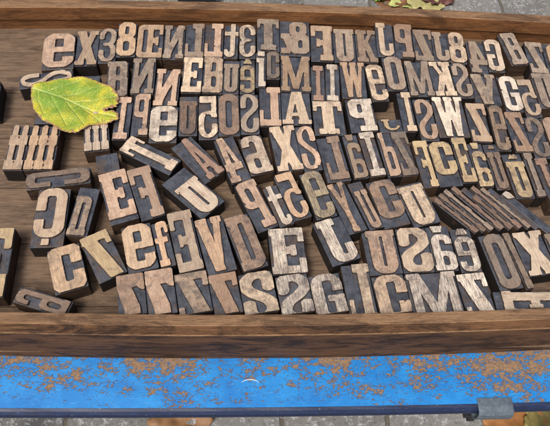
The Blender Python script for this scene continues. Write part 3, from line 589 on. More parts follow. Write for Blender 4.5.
# ---------------------------------------------------------------- the type: x, y, width, height, angle, character, wood, inset (l,t,r,b), label
WOOD = dict(pale=(214, 190, 158), tan=(190, 160, 126), pink=(198, 166, 138), brown=(150, 122, 98), grey=(162, 144, 122), yellow=(192, 168, 124),
            dark=(118, 98, 80), white=(220, 206, 184), rust=(160, 127, 106), orange=(200, 165, 130), speck=(206, 188, 146))
TYPE = [
    (-24.10, 60.44, 4.02, 6.49, 0.088, 'e', 'pink', (0, 0, 0, 0.03), 'large rosy lowercase e, first upright letter of the back row'),
    (-24.87, 55.48, 2.27, 6.60, -1.349, 'S', 'pale', (0.05, 0, 0, 0.02), 'pale letter S lying on its side just above the green leaf'),
    (-20.56, 61.08, 2.83, 6.30, 0.066, 'X', 'tan', (0, 0, 0, 0), 'tan slab letter X beside the large rosy e'),
    (-17.98, 61.73, 2.24, 6.48, 0.059, '3', 'grey', (0, 0, 0, 0), 'greyish numeral 3 between the slab X and the numeral 8'),
    (-15.54, 62.81, 2.50, 6.41, 0.039, '8', 'tan', (0, 0, 0, 0), 'tan numeral 8 left of the joined OE letter'),
    (-12.46, 62.52, 3.40, 6.35, 0.019, 'OE', 'tan', (0, 0, 0, 0), 'wide joined OE ligature block in the back row'),
    (-9.28, 62.49, 2.75, 6.31, 0.006, '<N', 'grey', (0, 0, 0, 0), 'grey mirrored N right of the OE ligature'),
    (-6.56, 62.89, 2.50, 6.48, 0.004, '<L', 'grey', (0, 0, 0, 0), 'grey mirrored L, the greyer of two side by side at the back'),
    (-3.98, 62.93, 2.48, 6.45, -0.004, '<L', 'pink', (0, 0, 0, 0), 'rosy mirrored L next to the grey mirrored L at the back'),
    (-1.67, 62.91, 1.89, 6.42, -0.022, '<t', 'pale', (0, 0, 0, 0), 'pale mirrored lowercase t left of the mirrored 3'),
    (0.50, 62.99, 2.19, 6.48, -0.000, '<3', 'pale', (0, 0, 0, 0), 'pale mirrored numeral 3 left of the back row T'),
    (3.29, 64.09, 3.02, 6.18, -0.006, 'T', 'grey', (0, 0, 0, 0), 'grey slab T with blue ground beside the ampersand'),
    (6.95, 63.72, 4.11, 6.87, -0.021, '<&', 'grey', (0.03, 0.06, 0.03, 0.04), 'grey mirrored ampersand on a wide block at the back'),
    (10.58, 62.74, 2.98, 6.74, -0.036, '<F', 'tan', (0, 0, 0, 0), 'mirrored F with worn reddish ground right of the ampersand'),
    (13.65, 62.42, 3.00, 6.28, -0.029, 'U', 'grey', (0.03, 0, 0.03, 0), 'grey slab U between the mirrored F and the K'),
    (16.61, 62.24, 2.80, 6.24, -0.028, 'K', 'tan', (0, 0, 0, 0), 'tan capital K in the back row beside the grey U'),
    (19.38, 63.70, 2.45, 6.51, -0.039, '<J', 'pale', (0.02, 0, 0.08, 0), 'pale mirrored J standing furthest back, right of the K'),
    (21.99, 63.58, 2.48, 6.50, -0.065, '<P', 'pink', (0, 0, 0, 0), 'rosy mirrored P in the back row beside the pale mirrored J'),
    (24.51, 62.64, 2.53, 6.00, -0.060, '<Z', 'grey', (0, 0, 0, 0), 'grey mirrored Z between the rosy mirrored P and grey hook letter'),
    (26.89, 62.43, 2.13, 5.67, -0.061, '<J', 'grey', (0, 0, 0, 0), 'grey mirrored J left of the right-hand numeral 8'),
    (29.16, 62.40, 2.27, 5.94, -0.065, '8', 'pale', (0, 0, 0, 0), 'pale slender numeral 8 left of the mirrored numeral 4'),
    (31.63, 60.57, 2.40, 6.01, -0.067, '<4', 'grey', (0, 0, 0, 0), 'greyish mirrored numeral 4 in the back row, right half'),
    (34.05, 60.98, 2.19, 6.09, -0.055, '<G', 'pale', (0, 0, 0, 0), 'pale mirrored G left of the dark-sided B near the back rail'),
    (37.00, 62.33, 2.41, 6.12, 0.112, 'B', 'grey', (0.08, 0, 0, 0), 'brown-grey capital B with tall black side at the back right'),
    (39.84, 60.66, 2.32, 5.97, -0.061, '<Z', 'grey', (0, 0, 0, 0), 'grey mirrored Z right of the dark-sided B at the back'),
    (42.59, 60.58, 2.87, 5.70, -0.073, 'O', 'tan', (0.12, 0.05, 0.1, 0.05), 'round letter cut by the picture edge, rightmost of back row'),
    (-16.01, 55.51, 2.67, 6.07, 0.068, 'B', 'grey', (0, 0, 0, 0), 'grey capital B touching the right end of the green leaf'),
    (-12.74, 56.11, 2.91, 6.12, 0.017, '<N', 'grey', (0, 0, 0, 0), 'grey mirrored N directly right of the leafside B'),
    (-9.64, 54.18, 3.02, 6.33, -0.021, '<N', 'pink', (0, 0, 0, 0), 'rosy-brown mirrored N set lower, above the big pale e'),
    (-6.59, 56.48, 2.55, 6.18, -0.015, 'E', 'pale', (0, 0, 0, 0), 'pale capital E beneath the grey mirrored L'),
    (-3.95, 56.45, 2.58, 6.37, -0.018, 'B', 'tan', (0, 0, 0, 0), 'tan capital B next to the pale capital E, second row'),
    (-1.57, 56.23, 2.05, 5.92, -0.023, 'U', 'grey', (0, 0.13, 0, 0.03), 'small grey-rosy u left of the yellow e with circumflex'),
    (0.50, 56.45, 1.89, 6.03, -0.009, '<eh', 'yellow', (0, 0, 0, 0), 'small yellow mirrored e under a circumflex accent'),
    (2.27, 57.69, 1.33, 6.30, -0.026, 'ih', 'white', (0, 0, 0, 0), 'narrow whitish i beneath the grey back row T'),
    (3.88, 58.41, 1.70, 4.92, -0.020, 'C', 'grey', (0, 0, 0, 0), 'small grey C between the whitish i and wide M'),
    (6.73, 56.88, 3.86, 6.25, -0.022, 'M', 'tan', (0, 0, 0, 0), 'wide tan capital M under the ampersand'),
    (9.61, 55.31, 1.77, 6.16, -0.043, 'I', 'rust', (0.1, 0, 0.1, 0), 'reddish narrow capital I beside the tan M'),
    (11.51, 55.42, 1.83, 6.40, -0.055, 'I', 'white', (0.05, 0, 0.1, 0), 'whitish narrow capital I between the reddish I and the W'),
    (14.23, 55.95, 3.23, 6.33, -0.019, 'W', 'orange', (0, 0, 0, 0), 'warm tan capital W in the second row'),
    (17.28, 55.57, 2.22, 6.33, 0.070, 'e', 'pale', (0, 0, 0, 0), 'pale slender lowercase e right of the tan W'),
    (19.81, 57.24, 2.64, 6.10, 0.020, 'O', 'grey', (0.04, 0, 0.04, 0), 'grey capital O right of the slender pale e'),
    (22.97, 56.38, 3.24, 6.18, 0.018, 'M', 'grey', (0, 0, 0, 0), 'grey leaning capital M beneath the grey mirrored Z'),
    (26.08, 56.40, 2.82, 6.13, 0.025, '<K', 'pale', (0, 0, 0, 0), 'pale mirrored K right of the grey leaning M'),
    (28.64, 56.22, 2.13, 6.18, 0.017, '<S', 'grey', (0, 0, 0, 0), 'grey mirrored S between the mirrored K and capital V'),
    (31.57, 54.69, 3.40, 5.26, -0.017, 'V', 'grey', (0, 0, 0.05, 0), 'grey capital V with blue ground at both sides'),
    (34.60, 53.91, 2.32, 6.07, -0.004, 'G', 'white', (0, 0, 0, 0), 'greyish-white capital G right of the grey V'),
    (36.94, 53.28, 2.12, 6.41, 0.014, '<5', 'tan', (0, 0, 0, 0), 'tan mirrored numeral 5 between the white G and edge U'),
    (39.45, 54.54, 2.70, 6.03, -0.005, 'U', 'grey', (0, 0, 0, 0), 'grey capital U near the right picture edge, second row'),
    (42.06, 54.69, 2.34, 5.84, 0.003, 'I', 'tan', (0, 0, 0, 0), 'letter I mostly outside the right picture edge'),
    (-14.65, 49.09, 1.93, 6.68, -0.001, 'I', 'pink', (0.05, 0, 0.05, 0), 'pale rosy capital I right of the leaf tip'),
    (-12.50, 49.68, 2.07, 6.62, 0.015, '<P', 'pink', (0.1, 0, 0, 0), 'rosy tall mirrored P left of the big pale e'),
    (-9.61, 48.14, 3.31, 5.54, 0.008, 'e', 'white', (0, 0, 0, 0), 'big whitish lowercase e below the rosy mirrored N'),
    (-6.76, 49.63, 2.26, 6.27, 0.025, 'U', 'brown', (0, 0.15, 0, 0.02), 'brownish small u in the third row beside mirrored 5'),
    (-4.34, 49.33, 2.32, 6.81, 0.046, '<5', 'pale', (0, 0, 0, 0), 'pale mirrored numeral 5 under the tan B'),
    (-1.79, 49.81, 2.64, 6.55, 0.038, 'O', 'brown', (0.03, 0, 0.03, 0), 'brownish letter O with narrow slot, beside grey mirrored S'),
    (0.76, 50.03, 2.27, 6.49, 0.028, '<S', 'grey', (0, 0, 0, 0), 'grey mirrored S speckled at the top, third row'),
    (3.34, 51.26, 2.69, 6.42, 0.005, '<L', 'pink', (0, 0, 0, 0), 'rosy mirrored L flecked with white, beside capital A'),
    (6.58, 50.98, 3.64, 5.32, 0.007, 'A', 'pale', (0, 0, 0, 0), 'pale capital A below the tan M'),
    (10.54, 49.38, 3.82, 5.39, 0.013, 'T', 'pale', (0.0, 0, 0.05, 0), 'big pale capital T right of the capital A'),
    (14.71, 49.94, 3.38, 5.36, 0.067, '<P', 'white', (0.05, 0.02, 0.02, 0), 'whitish mirrored P under the slender pale e'),
    (18.18, 48.36, 2.89, 2.06, 0.055, '<J', 'yellow', (0.1, 0.05, 0.1, 0.1), 'short yellowish curved letter low beside the raised I'),
    (20.54, 50.68, 1.69, 6.48, 0.015, 'I', 'pale', (0.25, 0, 0, 0), 'pale capital I with a dark left side, right of floor gap'),
    (22.76, 49.44, 2.24, 6.76, 0.033, '<S', 'pink', (0, 0, 0, 0), 'rosy mirrored S left of the broad pale W'),
    (25.96, 49.77, 3.89, 6.54, 0.007, 'W', 'white', (0, 0, 0, 0), 'broad whitish capital W in the third row, right side'),
    (29.29, 48.89, 2.45, 6.32, -0.031, '<Z', 'tan', (0, 0, 0, 0), 'light tan mirrored Z right of the whitish W'),
    (31.84, 48.19, 1.78, 7.22, -0.028, 'e', 'tan', (0, 0, 0, 0), 'tan slender lowercase e between two mirrored Z blocks'),
    (34.02, 47.44, 2.20, 6.38, 0.019, '<Z', 'brown', (0, 0, 0, 0), 'brown mirrored Z right of the tan slender e'),
    (36.27, 46.67, 2.14, 6.43, 0.016, '<S', 'grey', (0, 0, 0, 0), 'grey mirrored S near the right edge, third row'),
    (38.88, 46.81, 2.58, 6.20, 0.020, 'C', 'pink', (0, 0, 0, 0), 'rosy curved letter cut by the right edge, third row'),
    (-26.24, 44.43, 2.21, 6.52, 0.013, 'st2', 'tan', (0, 0, 0, 0), 'block of two linked stems, left piece of the striped pair'),
    (-23.37, 44.44, 3.37, 6.49, 0.019, 'st3', 'tan', (0, 0, 0, 0), 'block of three linked stems peeking from under the leaf'),
    (-17.58, 47.03, 2.95, 6.08, 0.161, 'st3', 'pale', (0, 0, 0, 0), 'three-stemmed block partly hidden by the leaf bottom edge'),
    (-19.60, 53.89, 3.14, 4.32, 0.079, 'blank', 'grey', (0, 0, 0, 0), 'dark blank block almost covered by the green leaf'),
    (-23.59, 49.11, 2.91, 2.12, 0.018, 'blank', 'grey', (0, 0, 0, 0), 'small black block hidden behind the striped stems and leaf'),
    (-10.88, 43.48, 2.50, 6.98, 1.054, 'T', 'pale', (0, 0, 0.0, 0), 'pale T tipped on its side, lying below the rosy I'),
    (-5.31, 42.92, 2.89, 6.61, 0.693, 'A', 'rust', (0.22, 0, 0, 0), 'reddish-brown capital A tilted steeply on a blue block'),
    (-5.67, 38.27, 3.47, 6.63, 0.800, 'U', 'pale', (0.08, 0.27, 0.02, 0), 'pale U tilted steeply with blue ground above it'),
    (-1.31, 42.93, 2.43, 6.68, 0.348, '<4', 'pink', (0, 0, 0.14, 0), 'rosy mirrored numeral 4 between the tilted A and pale a'),
    (1.48, 43.69, 2.79, 5.62, 0.272, 'a', 'pale', (0, 0, 0, 0), 'big pale lowercase a with dark shadow below'),
    (5.05, 44.65, 3.08, 6.71, 0.148, 'X', 'pale', (0, 0, 0, 0), 'pale capital X in the middle of the tray'),
    (7.77, 44.78, 2.19, 6.74, 0.146, 'S', 'pink', (0, 0, 0, 0), 'light rosy capital S right of the middle X'),
    (10.66, 43.15, 2.86, 6.56, 0.146, '<L', 'brown', (0.12, 0, 0.04, 0.03), 'brown mirrored L on a blue block below the big T'),
    (13.30, 43.50, 1.77, 6.47, 0.147, '<ah', 'tan', (0, 0, 0, 0), 'tan mirrored a with dot accent beside brown mirrored L'),
    (15.30, 43.86, 1.89, 6.61, 0.133, 'I', 'white', (0, 0, 0, 0), 'whitish pink capital I beneath the whitish mirrored P'),
    (17.35, 43.85, 1.72, 6.48, 0.118, 'b', 'pink', (0.04, 0, 0.04, 0), 'narrow rosy lowercase b right of the whitish pink I'),
    (19.24, 44.01, 1.95, 6.54, 0.115, '<Z', 'grey', (0, 0, 0, 0), 'dark grey narrow mirrored Z beside the rosy b'),
    (21.55, 42.52, 1.79, 6.80, 0.081, '<F', 'yellow', (0, 0, 0, 0), 'yellowish mirrored F left of the yellow-tan C'),
    (23.94, 42.55, 2.80, 6.46, 0.088, 'C', 'yellow', (0, 0, 0.02, 0.24), 'yellow-tan capital C with blank blue ground below'),
    (26.33, 43.07, 1.72, 6.67, 0.055, 'E', 'yellow', (0, 0, 0, 0), 'yellowish narrow capital E right of the yellow-tan C'),
    (28.22, 42.43, 1.81, 6.42, 0.044, '<ah', 'yellow', (0, 0, 0, 0), 'yellowish mirrored a with accent beside narrow capital E'),
    (30.09, 42.18, 1.68, 6.65, 0.061, 'Uh', 'brown', (0, 0, 0, 0), 'brown u with small circumflex, left of the yellow one'),
    (32.50, 40.89, 2.29, 6.46, 0.053, 'Uh', 'yellow', (0, 0, 0, 0), 'yellow u with circumflex, right of the brown one'),
    (34.36, 40.97, 1.07, 6.40, 0.044, 'I', 'grey', (0, 0, 0, 0), 'very narrow grey capital I right of yellow u'),
    (35.89, 39.97, 1.56, 6.75, 0.075, 'I', 'rust', (0, 0, 0, 0), 'reddish narrow stem letter at the right edge, fourth row'),
    (37.91, 39.91, 2.21, 5.63, 0.101, 'M', 'grey', (0, 0, 0, 0), 'grey letter just cutting into the right picture edge'),
    (-20.82, 40.06, 2.19, 7.04, -1.411, 'C', 'brown', (0.03, 0, 0.02, 0), 'brown slotted letter lying on its side below the stems'),
    (-20.83, 34.94, 3.47, 7.43, 0.039, '<Cc', 'tan', (0.03, 0, 0.03, 0.02), 'large mirrored C with cedilla at the left of the tray'),
    (-17.48, 35.72, 2.29, 6.26, -0.101, 'n', 'tan', (0.03, 0.2, 0.1, 0), 'tan lowercase n on a dark block beside the mirrored cedilla C'),
    (-13.88, 37.67, 3.10, 6.91, 0.326, 'E', 'pink', (0, 0, 0, 0.08), 'large rosy capital E with a cedilla tab at its foot'),
    (-10.89, 38.16, 2.69, 6.97, 0.336, '<F', 'pink', (0, 0, 0, 0), 'rosy mirrored F touching the large rosy E'),
    (-15.61, 42.27, 2.49, 2.58, 0.237, 'blank', 'brown', (0, 0, 0, 0), 'plain brown wooden spacer between the stems and rosy E'),
    (-18.07, 28.74, 3.34, 5.27, 0.329, 'C8', 'tan', (0, 0, 0, 0), 'tan capital C with clipped corners standing alone'),
    (-14.64, 30.23, 3.07, 5.75, 0.493, '<7', 'yellow', (0, 0, 0.02, 0), 'yellowish mirrored 7 tilted beside the lone C'),
    (-10.93, 31.19, 3.17, 5.66, 0.252, 'e', 'tan', (0, 0, 0.02, 0.04), 'grey-tan squared lowercase e below the large rosy E'),
    (-8.42, 31.54, 1.62, 5.58, 0.276, 'f', 'orange', (0, 0, 0, 0), 'small orange-tan lowercase f right of the squared e'),
    (-6.20, 31.96, 2.64, 7.51, 0.251, '<E', 'grey', (0, 0, 0, 0), 'grey-tan mirrored E scribbled along its top edge'),
    (-2.96, 31.52, 3.07, 6.82, 0.264, 'V', 'orange', (0, 0, 0.06, 0.02), 'orange-tan capital V with blue ground beside it'),
    (0.29, 31.79, 2.74, 6.87, 0.335, 'D', 'brown', (0, 0, 0, 0), 'brown capital D right of the orange-tan V'),
    (1.42, 36.51, 2.46, 6.71, 0.412, '<P', 'pink', (0, 0, 0.02, 0.04), 'rosy mirrored P above the E, foot on blue ground'),
    (3.89, 36.50, 1.67, 5.41, 0.354, 't', 'white', (0, 0, 0, 0), 'whitish pink lowercase t right of rosy mirrored P'),
    (5.58, 37.88, 2.22, 6.41, 0.337, '<5', 'orange', (0, 0, 0, 0), 'orange mirrored numeral 5 left of the speckled e'),
    (8.48, 38.04, 2.45, 6.42, 0.273, 'e', 'speck', (0, 0, 0, 0), 'cream lowercase e speckled with dark ink scratches'),
    (11.62, 36.34, 2.23, 6.76, 0.321, 'Y', 'orange', (0, 0, 0.12, 0), 'light orange capital Y in the middle of the tray'),
    (13.73, 36.57, 1.71, 6.53, 0.307, 'U', 'pink', (0.08, 0.2, 0.02, 0), 'thin rosy u right of the orange Y'),
    (16.37, 36.92, 3.07, 6.34, 0.246, 'C', 'brown', (0, 0.02, 0, 0.17), 'brown capital C left of the pale U on blue block'),
    (19.79, 36.82, 3.26, 5.68, 0.268, 'U', 'pale', (0.0, 0.06, 0.04, 0.0), 'pale capital U right of the brown C'),
    (23.86, 35.30, 0.62, 5.99, 0.750, 'In', 'rust', (0, 0, 0, 0), 'reddish slat-thin type, lowest of the diagonal bundle'),
    (24.59, 35.60, 0.65, 6.48, 0.733, 'In', 'brown', (0, 0, 0, 0), 'brown slat-thin type, second from the low side of the bundle'),
    (25.38, 35.98, 0.67, 6.90, 0.705, 'In', 'grey', (0, 0, 0, 0), 'grey slat-thin type, third from the low side of the bundle'),
    (26.47, 36.26, 0.73, 7.22, 0.694, 'In', 'rust', (0, 0, 0, 0), 'reddish slat-thin type in the middle of the diagonal bundle'),
    (27.66, 36.30, 0.73, 7.04, 0.678, 'In', 'brown', (0, 0.22, 0, 0), 'short-faced brown thin type starting lower inside the bundle'),
    (28.69, 36.38, 0.65, 7.07, 0.679, 'In', 'rust', (0, 0, 0, 0), 'long reddish thin type, upper of the three reddish ones'),
    (29.74, 36.28, 0.62, 6.87, 0.697, 'In', 'grey', (0, 0, 0, 0), 'grey-green thin type beside the blank blue block of the bundle'),
    (30.69, 36.24, 0.62, 6.91, 0.684, 'blank', 'grey', (0, 0, 0, 0), 'blank blue slat at the upper side of the diagonal bundle'),
    (32.16, 35.83, 1.01, 6.67, 0.683, 'apos', 'white', (0, 0, 0, 0), 'blue block with only a small white comma mark at its end'),
    (-25.97, 29.39, 3.82, 8.00, 0.049, 'E', 'yellow', (0, 0, 0, 0), 'pale yellow E cut by the left edge with tall dark side'),
    (-31.71, 52.13, 3.46, 5.11, 0.095, 'I', 'tan', (0, 0, 0, 0), 'dark block just entering at the left edge below the back'),
    (-19.90, 25.03, 1.82, 5.70, 1.263, 'a', 'dark', (0.04, 0.02, 0.04, 0.02), 'brown curly lowercase a on its side, partly behind front rail'),
    (-11.25, 25.77, 2.80, 4.53, 0.172, '<7c', 'brown', (0, 0, 0, -0.16), 'brown flowing mirrored 7, left of its rosy twin'),
    (-8.33, 26.03, 2.89, 5.01, 0.179, '<7c', 'pink', (0, 0, 0, -0.16), 'rosy-brown flowing mirrored 7, right of its brown twin'),
    (-5.04, 25.88, 3.34, 4.60, 0.190, '<Z', 'tan', (0, 0, 0, -0.16), 'tan wide mirrored Z behind the front rail'),
    (-1.78, 25.80, 2.90, 4.53, 0.195, '<7', 'brown', (0, 0, 0, -0.16), 'brown straight mirrored 7 left of the pale S at front'),
    (1.57, 25.88, 3.51, 4.62, 0.170, 'S', 'pale', (0, 0, 0, -0.16), 'pale capital S at the front rail under the brown D'),
    (4.73, 30.74, 3.75, 5.45, 0.076, 'E', 'white', (0, 0, 0, 0), 'whitish capital E with scratched grain at the center front'),
    (5.28, 25.70, 3.36, 4.35, 0.147, '<S', 'white', (0, 0, 0, -0.16), 'whitish mirrored S below the scratched E'),
    (8.72, 25.75, 3.31, 4.45, 0.151, 'G', 'white', (0, 0, 0, -0.16), 'whitish streaked G at front, right of floor gap'),
    (10.09, 32.02, 3.29, 5.51, 0.345, '<J', 'white', (0.05, 0, 0.02, 0), 'whitish mirrored J on a tilted blue block with deep side'),
    (11.98, 26.25, 2.87, 5.68, 0.086, '<L', 'pale', (0.05, 0, 0, -0.16), 'pale mirrored L on blue block behind the front rail'),
    (14.95, 30.55, 3.58, 5.30, 0.071, 'U', 'pink', (0.08, 0, 0.02, 0), 'light rosy wide U with brown ground, near the front'),
    (18.54, 30.85, 3.38, 5.42, 0.050, '<S', 'pale', (0, 0, 0, 0), 'pale mirrored S between the rosy U and accented letters'),
    (21.55, 31.06, 2.51, 5.47, 0.057, '<ah', 'white', (0, 0, 0, 0), 'whitish mirrored a with an accent above, near the front'),
    (24.07, 30.76, 2.27, 5.34, 0.073, '<eh', 'white', (0, 0, 0, 0), 'whitish mirrored e with accent, left of the tall O'),
    (15.32, 25.63, 3.42, 4.32, 0.108, 'C', 'tan', (0, 0, 0, -0.16), 'tan capital C at the front rail under the rosy U'),
    (19.82, 25.80, 5.35, 4.58, 0.084, 'M', 'white', (0, 0, 0, -0.16), 'wide whitish capital M streaked grey at the front rail'),
    (24.17, 25.71, 3.07, 4.52, 0.110, '<Z', 'white', (0, 0, 0, -0.16), 'whitish weathered mirrored Z right of the wide front M'),
    (27.68, 29.47, 2.62, 6.68, 0.158, 'O', 'grey', (0.08, 0, 0.02, 0), 'tall grey-tan O with slim slot below the diagonal bundle'),
    (29.56, 29.54, 0.81, 6.83, 0.182, 'I', 'grey', (0, 0, 0, 0), 'very thin grey bar letter wedged beside the tall O'),
    (31.67, 30.46, 3.34, 5.34, 0.142, 'X', 'pale', (0, 0, 0, 0), 'pale capital X at the lower right of the tray'),
    (34.68, 30.55, 2.34, 4.75, 0.107, 'N', 'tan', (0, 0, 0, 0), 'tan letter cut by the right edge beside the X'),
    (29.80, 24.63, 2.60, 7.61, -1.562, 'E', 'pale', (0, 0.0, 0, 0.1), 'pale E lying on its side at the front right corner'),
]
for i, (x, y, w, h, a, g, wd, ins, label) in enumerate(TYPE):
    seed = i + 11; r = random.Random(seed)
    top = T_H + r.uniform(-.05, .05)
    spacer = g == 'blank'
    t = empty("wooden_spacer" if spacer else "wood_type_block", (x, y, .02), a, label, "spacer block" if spacer else "letter block",
              "blank wooden spacers in the tray" if spacer else "wooden printing letters in the tray")
    if r.random() < .55 and w > 1.2 and abs(y - h / 2 - 23.3) > .8:    # some blocks stand slightly askew on grit
        tx, ty = math.radians(r.uniform(-.9, .9)), math.radians(r.uniform(-1.0, 1.0)); t.rotation_euler = (tx, ty, a)
        t.location.z = (.03 + abs(tx) * h / 2 + abs(ty) * w / 2) * CM
    k = r.choice((r.uniform(.78, .95), r.uniform(.95, 1.10), r.uniform(.95, 1.10))); k *= .84 if g == 'In' else 1; k = max(k, .95) if wd in ('pale', 'white', 'yellow') else k; gr = r.uniform(0, .35) if wd in ('pale', 'tan', 'brown', 'grey', 'white') else .08; mv = sum(WOOD[wd]) / 3; c = lin([min(255, (v + (mv + d_ - v) * gr) * k) for v, d_ in zip(WOOD[wd], (6, 0, -8))])
    scratched = wd == 'speck' or (wd == 'white' and y < 34)
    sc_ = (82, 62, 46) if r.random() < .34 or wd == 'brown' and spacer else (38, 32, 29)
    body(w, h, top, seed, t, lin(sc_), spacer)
    if not spacer: letter(g, w, h, ins, seed, t, (c[0], c[1], c[2], .15 if scratched else r.choice((1, 1, .85, .7))), top)

# ---------------------------------------------------------------- leaves
def leaf(name, outline, z, veins, label, cat, group=None, sp=.13, mat=None, lift=.25, seed=1):
    r = random.Random(seed); P = np.array(outline); c0 = P.mean(0)
    pts = []; n = len(P)
    for i in range(n):
        a, b_ = P[i], P[(i + 1) % n]; m_ = max(1, int(np.hypot(*(b_ - a)) / sp))
        for k in range(m_):
            q = a + (b_ - a) * k / m_; pts.append(q + np.array([r.uniform(-1, 1), r.uniform(-1, 1)]) * .035)
    nb = len(pts); E = np.array(pts)
    def dist(p): return float(np.min(np.hypot(E[:, 0] - p[0], E[:, 1] - p[1])))
    x0, y0 = P.min(0); x1, y1 = P.max(0); yy = y0; row = 0
    while yy < y1:
        xx = x0 + (row % 2) * sp / 2
        while xx < x1:
            p = (xx + r.uniform(-.02, .02), yy + r.uniform(-.02, .02))
            if inside(p, E) and dist(p) > sp * .45: pts.append(np.array(p))
            xx += sp
        yy += sp * .87; row += 1
    res = delaunay_2d_cdt([Vector(p) for p in pts], [(i, (i + 1) % nb) for i in range(nb)], [], 1, 1e-5)
    vs_, fs = res[0], res[2]; V, rim, ve, al = [], [], [], []
    (ax, ay), (bx_, by_) = veins[0][0], veins[0][-1]; L_ = math.hypot(bx_ - ax, by_ - ay); ux, uy = (bx_ - ax) / L_, (by_ - ay) / L_
    for v in vs_:
        d = dist(v); dv = min(min(float(_seg(np.array(v.x), np.array(v.y), *p, *q)) for p, q in zip(vn[:-1], vn[1:])) * (1 if j == 0 else 2.1) for j, vn in enumerate(veins))
        u = ((v.x - ax) * ux + (v.y - ay) * uy) / L_; w_ = (-(v.x - ax) * uy + (v.y - ay) * ux) / L_
        zz = z + lift * (.55 * math.sin(u * 5 + 1) + 2.2 * abs(w_) ** 1.3 + .34 * math.sin(w_ * 16 + u * 7) + .22 * math.sin(w_ * 31 - u * 11) + .16 * math.sin(u * 23 + w_ * 9)) - .10 * math.exp(-dv * 5) + lift * .35 * math.exp(-d * 1.8) * math.sin(v.x * 1.9 + v.y * 1.3)
        V.append((v.x, v.y, zz)); rim.append(math.exp(-d * 2.4)); ve.append(max(0.0, 1 - dv / .17)); al.append(min(max(u, 0), 1))
    o = obj(name, V, [tuple(f) for f in fs], [mat or ML], None, None, True)
    for k, arr in (("rim", rim), ("vein", ve), ("along", al)):
        at_ = o.data.attributes.new(k, 'FLOAT', 'POINT'); at_.data.foreach_set("value", arr)
    if o.data.polygons[0].normal.z < 0: o.data.flip_normals()
    md = o.modifiers.new("thickness", 'SOLIDIFY'); md.thickness = .02 * CM; md.offset = 1
    return tag(o, label, cat, group)
leaf("autumn_leaf", [(-26.17, 53.28), (-26.01, 53.71), (-25.25, 54.23), (-24.51, 54.50), (-23.63, 54.73), (-22.68, 54.95), (-21.72, 55.11), (-20.82, 55.23), (-20.01, 55.20), (-19.38, 55.12), (-18.74, 55.00), (-18.22, 54.80), (-17.44, 54.47), (-16.65, 54.04), (-16.15, 53.48), (-15.79, 52.98), (-15.49, 52.48), (-15.30, 51.90), (-15.46, 51.40), (-15.23, 51.08), (-15.54, 50.78), (-15.42, 50.57), (-15.98, 50.43), (-15.88, 50.24), (-16.39, 50.26), (-16.47, 50.03), (-16.89, 50.09), (-16.62, 49.81), (-16.21, 49.91), (-15.72, 50.01), (-15.64, 49.82), (-15.37, 49.79), (-15.09, 49.46), (-15.07, 49.06), (-14.93, 48.56), (-15.19, 48.27), (-15.49, 48.33), (-15.81, 48.06), (-16.17, 48.04), (-16.37, 47.78), (-16.86, 47.93), (-17.29, 47.62), (-17.65, 47.70), (-18.32, 47.45), (-18.72, 46.98), (-19.26, 46.66), (-19.79, 46.35), (-20.15, 46.44), (-20.54, 46.34), (-21.22, 46.56), (-21.66, 46.72), (-22.24, 47.16), (-22.69, 47.54), (-23.42, 47.92), (-24.03, 48.30), (-24.44, 48.76), (-24.81, 49.29), (-25.23, 49.86), (-25.48, 50.45), (-25.77, 51.31), (-26.01, 52.29)], 2.62, [[(-26.17, 53.28), (-23.97, 52.49), (-21.65, 51.54), (-19.33, 50.44), (-16.80, 49.35), (-15.32, 48.90)], [(-24.36, 52.65), (-22.48, 53.69), (-20.44, 54.76)], [(-22.81, 52.01), (-20.14, 52.73), (-17.40, 54.13)], [(-21.14, 51.30), (-18.51, 51.43), (-15.71, 52.31)], [(-23.71, 52.33), (-22.66, 50.38), (-21.03, 47.56)], [(-21.89, 51.54), (-20.40, 49.62), (-18.93, 47.59)], [(-25.27, 52.97), (-24.97, 51.32), (-23.86, 49.09)], [(-20.09, 50.75), (-18.48, 49.49), (-17.14, 48.24)]], "big green and yellow leaf lying across the blocks at the back", "leaf")
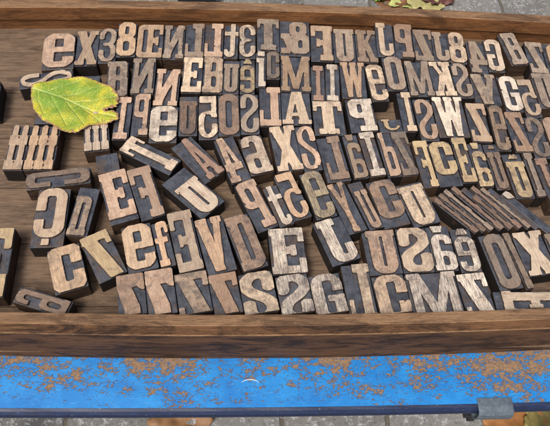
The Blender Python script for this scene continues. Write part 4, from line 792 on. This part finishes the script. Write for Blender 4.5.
def small_leaf(cx_, cy_, s_, rot, lobes, label, c, c2, seed):
    out = []; N = 60
    for k in range(N):
        t = 2 * math.pi * k / N; q = s_ * (.62 + .38 * abs(math.cos(t * lobes / 2)) ** .8) * (1 + .05 * math.sin(13 * t + seed)); out.append((cx_ + q * math.cos(t + rot), cy_ + .75 * q * math.sin(t + rot)))
    v = [[(cx_ - s_ * .8 * math.cos(rot), cy_ - s_ * .6 * math.sin(rot)), (cx_ + s_ * .8 * math.cos(rot), cy_ + s_ * .6 * math.sin(rot))]]
    leaf("fallen_leaf", out, -74.4, v, label, "leaf", "fallen leaves on the pavement", .8, simple("fallen_leaf_skin", c, c2, .6, .5), .8, seed)
small_leaf(54.3, 170.3, 7, 0.3, 5, 'pale yellow-green leaf on the pavement behind the back rail', (150, 160, 90), (190, 190, 120), 3)
small_leaf(62.1, 169.0, 7, 1.2, 3, 'yellowish leaf beside the dark red leaf on the pavement', (150, 140, 90), (170, 165, 110), 4)
small_leaf(66.7, 171.3, 6, 2.0, 5, 'dark red leaf on the pavement behind the back rail', (70, 40, 36), (100, 60, 50), 5)
small_leaf(50.3, 168.6, 6, 2.6, 3, 'brown leaf left of the pale green leaf on the pavement', (90, 60, 36), (120, 84, 50), 6)
small_leaf(45.7, 171.1, 3, 0.9, 3, 'small bright green leaf on the pavement behind the tray', (80, 120, 30), (110, 150, 40), 7)
small_leaf(-56.2, 169.3, 8, 0.9, 4, 'rust-red leaf at the back, far from the other leaves', (110, 50, 36), (140, 80, 60), 8)
small_leaf(-13.4, 30.9, 7, 0.2, 4, 'orange-brown leaf under the front of the table', (112, 80, 50), (140, 104, 66), 9)
small_leaf(60.8, 29.8, 9, 0.7, 5, 'orange leaf on the setts below the grey clamp', (128, 82, 40), (156, 108, 56), 10)
small_leaf(66.3, 31.0, 6, 1.9, 3, 'olive yellow leaf at the lower right corner', (104, 94, 50), (138, 126, 66), 11)
bag = empty("dark_case", (-15.7, 170.5, -75), 0.05, "small black case on the pavement just above the back rail", "case")
box("case_body", -6.2, -6, .02, 6.2, 10, 5.0, [M_IRON], bag, .8)
box("case_lid", -6.3, -6.2, 5.02, 6.3, 10.2, 6.6, [M_IRON], bag, .5)
